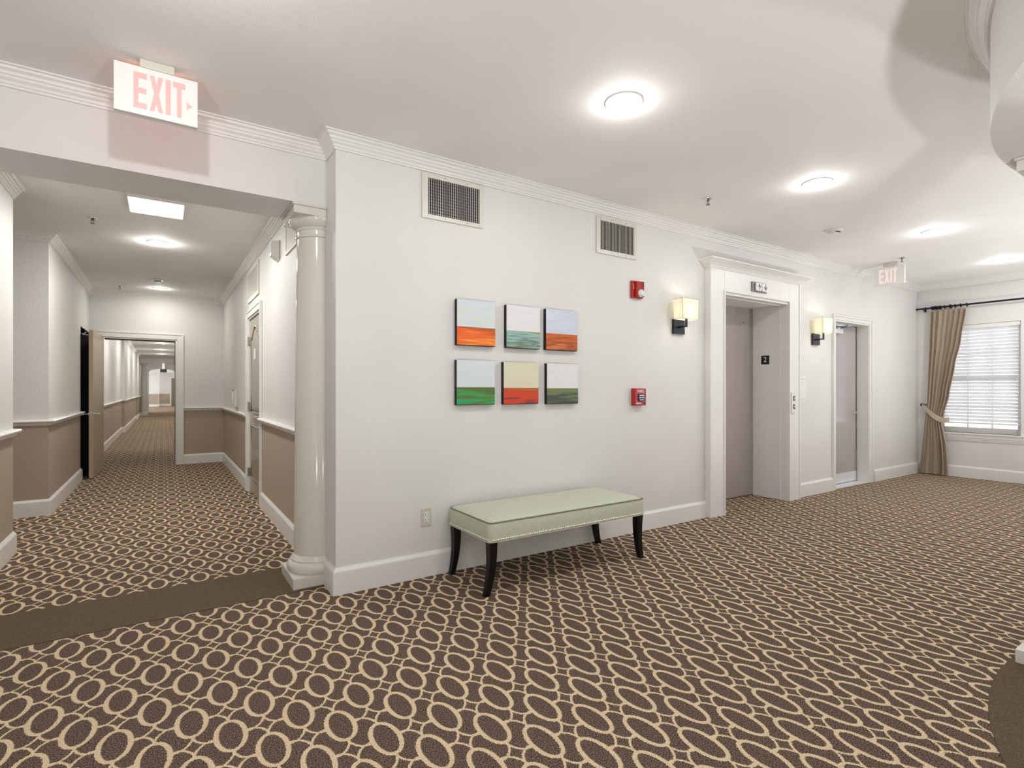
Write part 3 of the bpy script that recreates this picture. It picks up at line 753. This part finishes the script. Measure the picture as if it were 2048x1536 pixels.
def vent_x(name, y0, y1, z0, z1, label, m, nv):
    t = thing(name, (0, (y0+y1)/2, z0), label, 'air vent')
    MB().box(-.014, -.0005, y0, y0+m, z0, z1, .003).box(-.014, -.0005, y1-m, y1, z0, z1, .003).box(-.014, -.0005, y0+m, y1-m, z0, z0+m, .003).box(-.014, -.0005, y0+m, y1-m, z1-m, z1, .003).build('frame', M['ventwhite'], t)
    MB().box(-.003, -.0005, y0+m, y1-m, z0+m, z1-m).build('duct_opening', M['ventdark'] if nv > 8 else M['grey'], t)
    b = MB()
    for i in range(nv):
        y = y0+m+(y1-y0-2*m)*(i+.5)/nv; b.box(-.010, -.004, y-.010, y+.006, z0+m, z1-m)
    b.build('blades', M['ventwhite'], t)
vent_x('wall_vent', 2.99, 3.84, 2.245, 2.615, 'wide wall vent above the panelled corridor door', .045, 24)
vent_x('wall_vent', 1.06, 1.50, 2.335, 2.64, 'corridor wall vent half hidden behind the half column', .035, 22)

# ------------------------------------------------------------------ small wall items
t = thing('power_outlet', (.582, 0, .329), 'ivory wall outlet left of the bench', 'outlet')
MB().box(.547, .618, -.007, -.0005, .329, .443, .002).build('cover_plate', M['ivory'], t)
f_ = MB().box(.565, .60, -.010, -.0065, .352, .420, .001).build('receptacle', M['plastic'], t)
b = MB()
for zc in (.404, .369): b.box(.5715, .5745, -.0106, -.0098, zc-.004, zc+.006).box(.5905, .5935, -.0106, -.0098, zc-.003, zc+.005).lathe([(0, -.0006), (.0028, -.0006), (.0028, 0), (0, 0)], (.5825, -.010, zc-.011), n=10, axis='y')
b.build('slots', M['slot'], f_)
MB().lathe([(0, -.001), (.0025, -.001), (.003, 0), (0, 0)], (.5825, -.007, .434), n=10, axis='y').build('screw', M['grey'], t)

t = thing('fire_strobe', (2.53, 0, 2.0), 'red fire strobe on the long wall above the pull station', 'fire alarm')
MB().box(2.466, 2.60, -.022, -.0005, 2.003, 2.152, .006).build('back_plate', M['red'], t)
MB().box(2.50, 2.592, -.048, -.02, 2.012, 2.148, .008).build('horn_body', M['red'], t)
b = MB()
for i in range(5): b.box(2.555, 2.585, -.0492, -.047, 2.095+i*.009, 2.099+i*.009)
b.build('horn_grille', M['slot'], t)
b = MB()
for i, h in enumerate("FIRE"): b.box(2.484, 2.489, -.0235, -.0215, 2.117-i*.013, 2.125-i*.013)
b.build('printed_mark', M['white'], t)
MB().lathe([(0, -.03), (.018, -.027), (.03, -.016), (.034, 0), (0, 0)], (2.548, -.046, 2.045), n=20, axis='y').build('strobe_lens', M['lensclear'], t)

t = thing('fire_pull_station', (2.55, 0, 1.085), 'red fire pull station with white word FIRE below the strobe', 'fire alarm')
MB().box(2.478, 2.615, -.045, -.0005, 1.085, 1.232, .004).build('housing', M['red'], t)
b = MB().box(2.484, 2.609, -.0475, -.0448, 1.19, 1.226, .001); 
face = MB().box(2.486, 2.607, -.0468, -.0448, 1.093, 1.226, .001).build('face_plate', plain('faded_red_enamel', (.52, .07, .09, 1), .3), t)
tm = text_mb('FIRE', .042, .0012).xf(lambda v: Vector((2.547+v.x*1.0, -.0475, 1.206+v.y*.85))); tm.xf(lambda v: v)
tm2 = text_mb('FIRE', .042, .0012); tm2.xf(lambda v: Vector((2.547+v.x*1.02, -.0472-v.z, 1.207+v.y*.82))); tm2.build('lettering', M['white'], face, smooth=False)
MB().prism([(2.512, 1.185), (2.582, 1.185), (2.582, 1.13), (2.565, 1.12), (2.529, 1.12), (2.512, 1.13)], -.058, -.0465, 'xz').build('pull_handle', M['navy'], t)
MB().box(2.520, 2.574, -.0595, -.0578, 1.168, 1.176).box(2.516, 2.578, -.0595, -.0578, 1.15, 1.156).box(2.524, 2.57, -.0595, -.0578, 1.132, 1.138).build('handle_print', M['white'], t)
MB().box(2.492, 2.55, -.0478, -.0466, 1.102, 1.110).build('printed_line', M['white'], t)
MB().lathe([(0, -.003), (.008, -.003), (.008, 0), (0, 0)], (2.59, -.0466, 1.106), n=14, axis='y').build('key_lock', M['slot'], t)

# sconces
t = thing('wall_sconce', (3.075, 0, 1.725), 'lit square shade sconce left of the lift', 'wall lamp', 'sconces either side of the lift')
MB().box(3.0, 3.152, -.024, -.0005, 1.728, 1.862, .002).build('back_plate', M['gun'], t)
a_ = MB().tube([(3.076, -.024, 1.793), (3.076, -.10, 1.793)], .008, 10).box(3.068, 3.084, -.108, -.092, 1.785, 1.868, .001).lathe([(0, 0), (.014, 0), (.012, -.012), (0, -.012)], (3.076, -.024, 1.793), n=16, axis='y')
a_.build('arm', M['gun'], t)
SZ0, SZ1 = 1.853, 2.035
def shade():
    b = MB(); th = .0025
    def ring_(x0, x1, y0, y1, z): return [(x0, y0, z), (x1, y0, z), (x1, y1, z), (x0, y1, z)]
    o0, o1 = ring_(2.970, 3.182, -.146, -.048, SZ0), ring_(2.960, 3.192, -.150, -.044, SZ1)
    i0, i1 = ring_(2.970+th, 3.182-th, -.146+th, -.048-th, SZ0), ring_(2.960+th, 3.192-th, -.150+th, -.044-th, SZ1)
    vs = o0+o1+i0+i1; fs = []
    for k in range(4):
        j = (k+1) % 4
        fs += [(k, j, 4+j, 4+k), (8+k, 12+k, 12+j, 8+j), (k, 8+k, 8+j, j), (4+k, 4+j, 12+j, 12+k)]
    return b.add(vs, fs)
sh = shade().build('lamp_shade', M['shade'], t, smooth=False)
b = MB()
for z, x0, x1, y0, y1 in ((SZ0, 2.970, 3.182, -.146, -.048), (SZ1, 2.960, 3.192, -.150, -.044)):
    b.tube([(x0, y0, z), (x1, y0, z)], .0016, 6).tube([(x0, y0, z), (x0, y1, z)], .0016, 6).tube([(x1, y0, z), (x1, y1, z)], .0016, 6)
for xb, xt, yb, yt in ((2.970, 2.960, -.146, -.150), (3.182, 3.192, -.146, -.150)): b.tube([(xb, yb, SZ0), (xt, yt, SZ1)], .0018, 6)
b.build('shade_seam', plain('shade_trim_tape', (.42, .37, .27, 1), .8), sh)
MB().sph((3.076, -.098, 1.925), .022, 10, sz=1.3).lathe([(0, 1.868), (.012, 1.868), (.012, 1.90), (0, 1.90)], (3.076, -.098, 0), n=12).build('bulb', M['bulb'], t)
dup(t, (2.425, 0, .012), 'lit square shade sconce between the lift and the grey door')

# lift lantern, floor number, call plate, notice
t = thing('hall_lantern', (4.265, FY, 2.22), 'grey plate with up and down arrow lights over the lift', 'indicator light')
MB().box(4.137, 4.392, FY-.016, FY-.0005, 2.222, 2.322, .002).build('back_plate', plain('mid_grey_plate', (.22, .22, .215, 1), .35, .3), t)
for k, xc in enumerate((4.222, 4.330)):
    l_ = MB().box(xc-.047, xc+.047, FY-.040, FY-.0155, 2.230, 2.314, .012).build('arrow_lens', M['white'], t)
    s_ = 1 if k == 0 else -1; zc = 2.272
    pts = [(-.006, -.032), (.006, -.032), (.006, .002), (.022, -.012), (.026, .004), (0, .034), (-.026, .004), (-.022, -.012), (-.006, .002)]
    MB().prism([(xc+u, zc+s_*v) for u, v in pts], FY-.0415, FY-.0398, 'xz').build('arrow', M['grey'], l_)
t = thing('floor_number_sign', (4.84, .205, 1.555), 'black plate with white number 2 inside the lift jamb', 'sign')
MB().box(4.830, 4.8345, .160, .253, 1.508, 1.606, .001).build('plate', M['blackmat'], t)
tm = text_mb('2', .082, .002); tm.xf(lambda v: Vector((4.8297+v.z, .206-v.x, 1.557+v.y))); tm.build('numeral', M['white'], t, smooth=False)
t = thing('call_button_plate', (4.91, FY, .965), 'steel lift call plate with two buttons on the right jamb face', 'call buttons')
pl_ = MB().box(4.872, 4.953, FY-.018, FY-.0005, .968, 1.192, .002).build('plate', M['plastic'], t)
b = MB()
for zc in (1.125, 1.035):
    MB().box(4.896, 4.93, FY-.024, FY-.0175, zc-.028, zc+.028, .003).build('button', M['grey'], pl_)
    MB().prism([(4.903, zc-.008), (4.923, zc-.008), (4.913, zc+.012)] if zc > 1.1 else [(4.903, zc+.008), (4.923, zc+.008), (4.913, zc-.012)], FY-.0255, FY-.0238, 'xz').build('arrow_mark', M['white'], pl_)
for zc in (1.18, .98): MB().lathe([(0, -.002), (.0035, -.0018), (.004, 0), (0, 0)], (4.913, FY-.018, zc), n=10, axis='y').build('screw', M['grey'], pl_)
t = thing('notice_sheet', (5.25, 0, 1.12), 'thin white notice on the wall right of the lift', 'notice')
MB().box(5.19, 5.305, -.004, -.0005, 1.122, 1.375, .001).build('sheet', M['plastic'], t)
MB().box(5.2, 5.285, -.0046, -.0039, 1.335, 1.345).box(5.2, 5.275, -.0046, -.0039, 1.30, 1.304).box(5.2, 5.26, -.0046, -.0039, 1.27, 1.274).build('faint_print', plain('pale_grey_print', (.55, .55, .58, 1), .5), t)

# corridor strobe and thermostat box
t = thing('corridor_strobe', (0, 1.86, 2.36), 'white angular alarm strobe on the corridor right wall', 'fire alarm')
MB().box(-.012, -.0005, 1.785, 1.925, 2.365, 2.535, .003).build('back_plate', M['ivory'], t)
b = MB(); vs = [(-.012, 1.79, 2.37), (-.012, 1.92, 2.37), (-.012, 1.92, 2.53), (-.012, 1.79, 2.53), (-.07, 1.815, 2.40), (-.07, 1.895, 2.40), (-.07, 1.895, 2.525), (-.07, 1.815, 2.525)]
b.add(vs, [(3, 2, 1, 0), (4, 5, 6, 7), (0, 1, 5, 4), (1, 2, 6, 5), (2, 3, 7, 6), (3, 0, 4, 7)]); b.build('strobe_body', M['plastic'], t, smooth=False)
MB().box(-.073, -.069, 1.825, 1.885, 2.43, 2.51, .001).build('strobe_lens', M['lensclear'], t)
t = thing('thermostat', (0, 4.98, .975), 'pale covered thermostat box above the corridor chair rail', 'thermostat')
MB().box(-.012, -.0005, 4.85, 5.15, .975, 1.225, .003).build('back_plate', M['ivory'], t)
MB().box(-.055, -.012, 4.88, 5.12, .985, 1.215, .006).build('cover', plain('clear_grey_cover', (.60, .60, .55, 1), .12), t)
MB().box(-.068, -.055, 4.965, 5.0, 1.03, 1.185, .002).build('handle_strip', M['plastic'], t)
MB().box(-.058, -.0545, 4.90, 5.05, 1.205, 1.213).box(-.058, -.0545, 4.93, 4.95, 1.055, 1.07).build('dark_slot', M['slot'], t)

# ------------------------------------------------------------------ exit signs
def exit_letters():
    """E X I T polygons, in sign units u 0..1 (across), v 0..1 (up)"""
    out = []
    v0, v1, sw, sh_ = .13, .87, .056, .115
    def rect(a, b_, c_, d_): return [(a, c_), (b_, c_), (b_, d_), (a, d_)]
    x, w_ = .225, .155; m0, m1 = .5-sh_/2, .5+sh_/2
    out.append([(x, v0), (x+w_, v0), (x+w_, v0+sh_), (x+sw, v0+sh_), (x+sw, m0), (x+w_-.005, m0), (x+w_-.005, m1), (x+sw, m1), (x+sw, v1-sh_), (x+w_, v1-sh_), (x+w_, v1), (x, v1)])
    x, w_ = .412, .16; c_ = x+w_/2; k = (w_-sw)/(v1-v0); e = sw/2/k
    out.append([(x, v0), (x+sw, v0), (c_, .5-e), (x+w_-sw, v0), (x+w_, v0), (c_+sw/2, .5), (x+w_, v1), (x+w_-sw, v1), (c_, .5+e), (x+sw, v1), (x, v1), (c_-sw/2, .5)])
    x = .602; out.append(rect(x, x+sw+.004, v0, v1))
    x, w_ = .69, .155; c_ = x+w_/2
    out.append([(c_-sw/2, v0), (c_+sw/2, v0), (c_+sw/2, v1-sh_), (x+w_, v1-sh_), (x+w_, v1), (x, v1), (x, v1-sh_), (c_-sw/2, v1-sh_)])
    return out
t = thing('exit_sign', (-.8825, -.235, 2.484), 'large white ceiling exit sign with right arrow over the corridor mouth', 'exit sign')
x0, x1, z0, z1, yf = -1.045, -.72, 2.484, 2.704, -.25
MB().box(x0, x1, yf, yf+.032, z0, z1, .003).build('housing', M['plastic'], t)
MB().box(-.9495, -.8145, yf-.002, yf+.045, 2.7045, CZ-.0005, .003).build('ceiling_canopy', M['ivory'], t)
b = MB(); bb = MB()
for pl in exit_letters():
    b.prism([(x0+u*(x1-x0), z0+v*(z1-z0)) for u, v in pl], yf-.0015, yf+.0005, 'xz')
    bb.prism([(x1-u*(x1-x0), z0+v*(z1-z0)) for u, v in pl], yf+.0315, yf+.0335, 'xz')
b.build('lettering', M['pinkled'], t, smooth=False); plabel(bb.build('rear_lettering', M['redled'], t, smooth=False), 'red glowing letters on the back face')
MB().prism([(x0+.315-.035, 2.575-.012+.03), (x0+.315-.035, 2.575-.046+.03), (x0+.315-.012, 2.575-.029+.03)], yf-.0015, yf+.0005, 'xz').build('arrow', M['pinkled'], t, smooth=False)
t = thing('exit_sign', (6.4, -.408, 2.474), 'smaller white ceiling exit sign hanging near the curtain', 'exit sign')
yl, yr, z0, z1, xf_ = -.245, -.572, 2.474, 2.697, 6.4
MB().box(xf_, xf_+.032, yr, yl, z0, z1, .003).build('housing', M['plastic'], t)
MB().box(xf_-.006, xf_+.045, -.49, -.35, 2.6975, CZ-.0005, .003).build('ceiling_canopy', M['ivory'], t)
b = MB()
for pl in exit_letters(): b.prism([(yl-(u*.95-.02)*(yl-yr), z0+v*(z1-z0)) for u, v in pl], xf_-.0015, xf_+.0005, 'yz')
b.build('lettering', M['paleled'], t, smooth=False)
t = thing('exit_sign', (-.84, 29.6, 2.10), 'tiny dark exit sign hanging before the far arch', 'exit sign')
MB().box(-.985, -.69, 29.6, 29.64, 2.10, 2.27, .003).build('housing', M['slot'], t)
MB().box(-.90, -.78, 29.59, 29.65, 2.27, CZ-.0005, .002).build('stem', M['plastic'], t)

# ------------------------------------------------------------------ ceiling items
def sprinkler(x, y, label):
    t = thing('sprinkler', (x, y, CZ), label, 'sprinkler', 'ceiling sprinkler heads')
    MB().lathe([(0, -.0005), (.032, -.0005), (.030, -.006), (.018, -.010), (0, -.010)], (x, y, CZ), n=20).build('escutcheon', M['steel'], t)
    MB().lathe([(0, -.01), (.010, -.01), (.010, -.022), (.006, -.024), (0, -.024)], (x, y, CZ), n=12).tube([(x-.009, y, CZ-.022), (x-.012, y, CZ-.034), (x, y, CZ-.048)], .0025, 6).tube([(x+.009, y, CZ-.022), (x+.012, y, CZ-.034), (x, y, CZ-.048)], .0025, 6).build('frame_arms', M['grey'], t)
    MB().lathe([(0, -.048), (.016, -.048), (.016, -.051), (0, -.051)], (x, y, CZ), n=16).build('deflector', M['grey'], t)
    return t
sp0 = sprinkler(2.759, -.56, 'chrome sprinkler on the lobby ceiling before the second vent')
def sp(x, y, lab): dup(sp0, (x-2.759, y+.56, 0), lab)
sp(6.253, -.60, 'chrome sprinkler on the lobby ceiling just past the smaller exit sign')
sp(-1.381, 2.749, 'corridor sprinkler left of the bright square ceiling panel')
sp(-1.387, 6.45, 'corridor sprinkler above the open tan door, near the end wall')
sp(-1.30, 14.2, 'sprinkler on the far corridor ceiling seen through the doorway')
def smoke(x, y, label, rim):
    t = thing('smoke_detector', (x, y, CZ), label, 'smoke detector', 'ceiling smoke detectors')
    MB().lathe([(0, -.0005), (.075, -.0005), (.075, -.008), (.066, -.016), (0, -.016)], (x, y, CZ), n=28).build('base', M['plastic'], t)
    MB().lathe([(0, -.016), (.05, -.016), (.047, -.034), (.036, -.042), (0, -.042)], (x, y, CZ), n=28).build('chamber', M['plastic'], t)
    b = MB()
    for k in range(3):
        a = math.radians(236+k*34); hx, hy = math.cos(a), math.sin(a); L_ = .011 if k != 1 else .016
        pc = (x+.0488*hx, y+.0488*hy)
        b.prism([(pc[0]-hy*L_-hx*.002, pc[1]+hx*L_-hy*.002), (pc[0]+hy*L_-hx*.002, pc[1]-hx*L_-hy*.002), (pc[0]+hy*L_+hx*.002, pc[1]-hx*L_+hy*.002), (pc[0]-hy*L_+hx*.002, pc[1]+hx*L_+hy*.002)], CZ-.032, CZ-.024, 'xy')
    b.build('sensor_slots', M['slot'], t)
    return t
s0 = smoke(4.477, -.697, 'white smoke detector on the lobby ceiling near the lift', None)
dup(s0, (-.924-4.477, 5.60+.697, 0), 'smoke detector on the corridor ceiling before the last corridor light')

LY = -1.205
def downlight(x, y, label):
    t = thing('downlight', (x, y, CZ), label, 'ceiling light', 'round downlights in the ceiling')
    MB().lathe([(.076, -.0005), (.098, -.0005), (.096, -.006), (.078, -.009), (.076, -.006)], (x, y, CZ), n=32).build('trim_ring', M['plastic'], t)
    MB().lathe([(0, -.011), (.04, -.0105), (.068, -.008), (.0765, -.004), (.0765, -.0005), (0, -.0005)], (x, y, CZ), n=32).build('lens', M['lens'], t)
    return t
d0 = downlight(1.171, LY, 'nearest bright downlight, above the bench')
DL = [(3.149, LY-.0, 'second downlight in the lobby row, before the lift'), (5.319, LY, 'third downlight in the lobby row, near the smoke detector'), (7.373, LY, 'farthest lobby downlight, near the curtain'),
      (-.90, 3.365, 'corridor downlight behind the square ceiling panel'), (-.90, 6.36, 'corridor downlight close to the end wall'),
      (-.86, 17.77, 'first small light on the far corridor ceiling through the doorway'), (-.88, 21.1, 'brightest middle light on the far corridor ceiling'), (-.88, 24.06, 'last light on the far corridor ceiling before the column')]
for x, y, lab in DL: dup(d0, (x-1.171, y-LY, 0), lab)
t = thing('ceiling_panel_light', (-.903, 2.03, CZ), 'bright square ceiling panel light at the corridor mouth', 'ceiling light')
MB().box(-1.095, -.71, 1.82, 2.245, CZ-.030, CZ-.0005, .003).build('housing', M['plastic'], t)
MB().box(-1.087, -.718, 1.828, 2.237, CZ-.034, CZ-.030).build('diffuser', M['panel'], t)

# ------------------------------------------------------------------ lights
WARM = (1, .99, .975)
def disk(name, loc, p, col, size=.15): return lamp(name, 'AREA', loc, p, col, shape='DISK', size=size)
for x in (1.171, 3.149, 5.319, 7.373):
    disk('downlight_lamp', (x, LY, CZ-.014), 9, WARM); lamp('downlight_glow', 'POINT', (x, LY, CZ-.05), 3.6, WARM, .04)
lamp('downlight_lamp', 'POINT', (-.914, -1.38, CZ-.085), 24, WARM, .03)
for y, p in ((3.365, 21), (6.36, 9), (10.5, 24), (14.1, 24), (17.77, 24), (21.1, 24), (24.06, 20), (28.6, 16), (34.5, 14), (39, 14)):
    z = CZ-.014 if y < 30 else 2.385
    disk('corridor_lamp', (-.90, y, z), p, (1, .97, .90)); lamp('corridor_glow', 'POINT', (-.90, y, z-.04), p*.3, (1, .97, .90), .04)
disk('panel_lamp', (-.903, 2.03, CZ-.04), 21, (1, .98, .94), .36)
for dx, dz in ((0, 0), (2.425, .012)): lamp('sconce_lamp', 'POINT', (3.076+dx, -.098, 1.93+dz), 3.4, (1, .89, .73), .03)
lamp('exit_led', 'POINT', (-.88, -.19, 2.66), .3, (1, .25, .12), .02)
for x, y, p in ((-2.3, -4.3, 66), (.3, -4.7, 92), (5.4, -3.5, 72), (7.6, -3.6, 58)):
    l = disk('added_upfill', (x, y, .08), p, (.965, .982, 1), 1.7); l.rotation_euler = (PI, 0, 0)  # added upward fill without fittings, standing in for light from the unseen lobby

wd = bpy.data.worlds.new('World'); S.world = wd; wd.use_nodes = True
bg = wd.node_tree.nodes['Background']; bg.inputs[0].default_value = (.95, .97, 1, 1); bg.inputs[1].default_value = 3.4

# ------------------------------------------------------------------ camera
cam = bpy.data.cameras.new('camera'); co = bpy.data.objects.new('camera', cam); COL.objects.link(co)
cam.sensor_fit = 'HORIZONTAL'; cam.sensor_width = 36; cam.lens = 36*1057/2048
cam.shift_y = (768-778.5)/2048*-1
th = math.atan2(698, 1057)
co.location = (-.86, -3.209, 1.225)
co.rotation_euler = (PI/2, 0, -th)
cam.clip_end = 200; cam.clip_start = .02
S.camera = co
S.view_settings.view_transform = 'Standard'; S.view_settings.look = 'None'; S.view_settings.gamma = 1
S.view_settings.use_curve_mapping = False; S.view_settings.exposure = -.08
try:
    S.cycles.use_denoising = True; S.cycles.max_bounces = 6; S.cycles.diffuse_bounces = 4; S.cycles.glossy_bounces = 3; S.cycles.sample_clamp_indirect = 6
    S.cycles.use_adaptive_sampling = True; S.cycles.adaptive_threshold = .06; S.cycles.adaptive_min_samples = 20
except Exception: pass
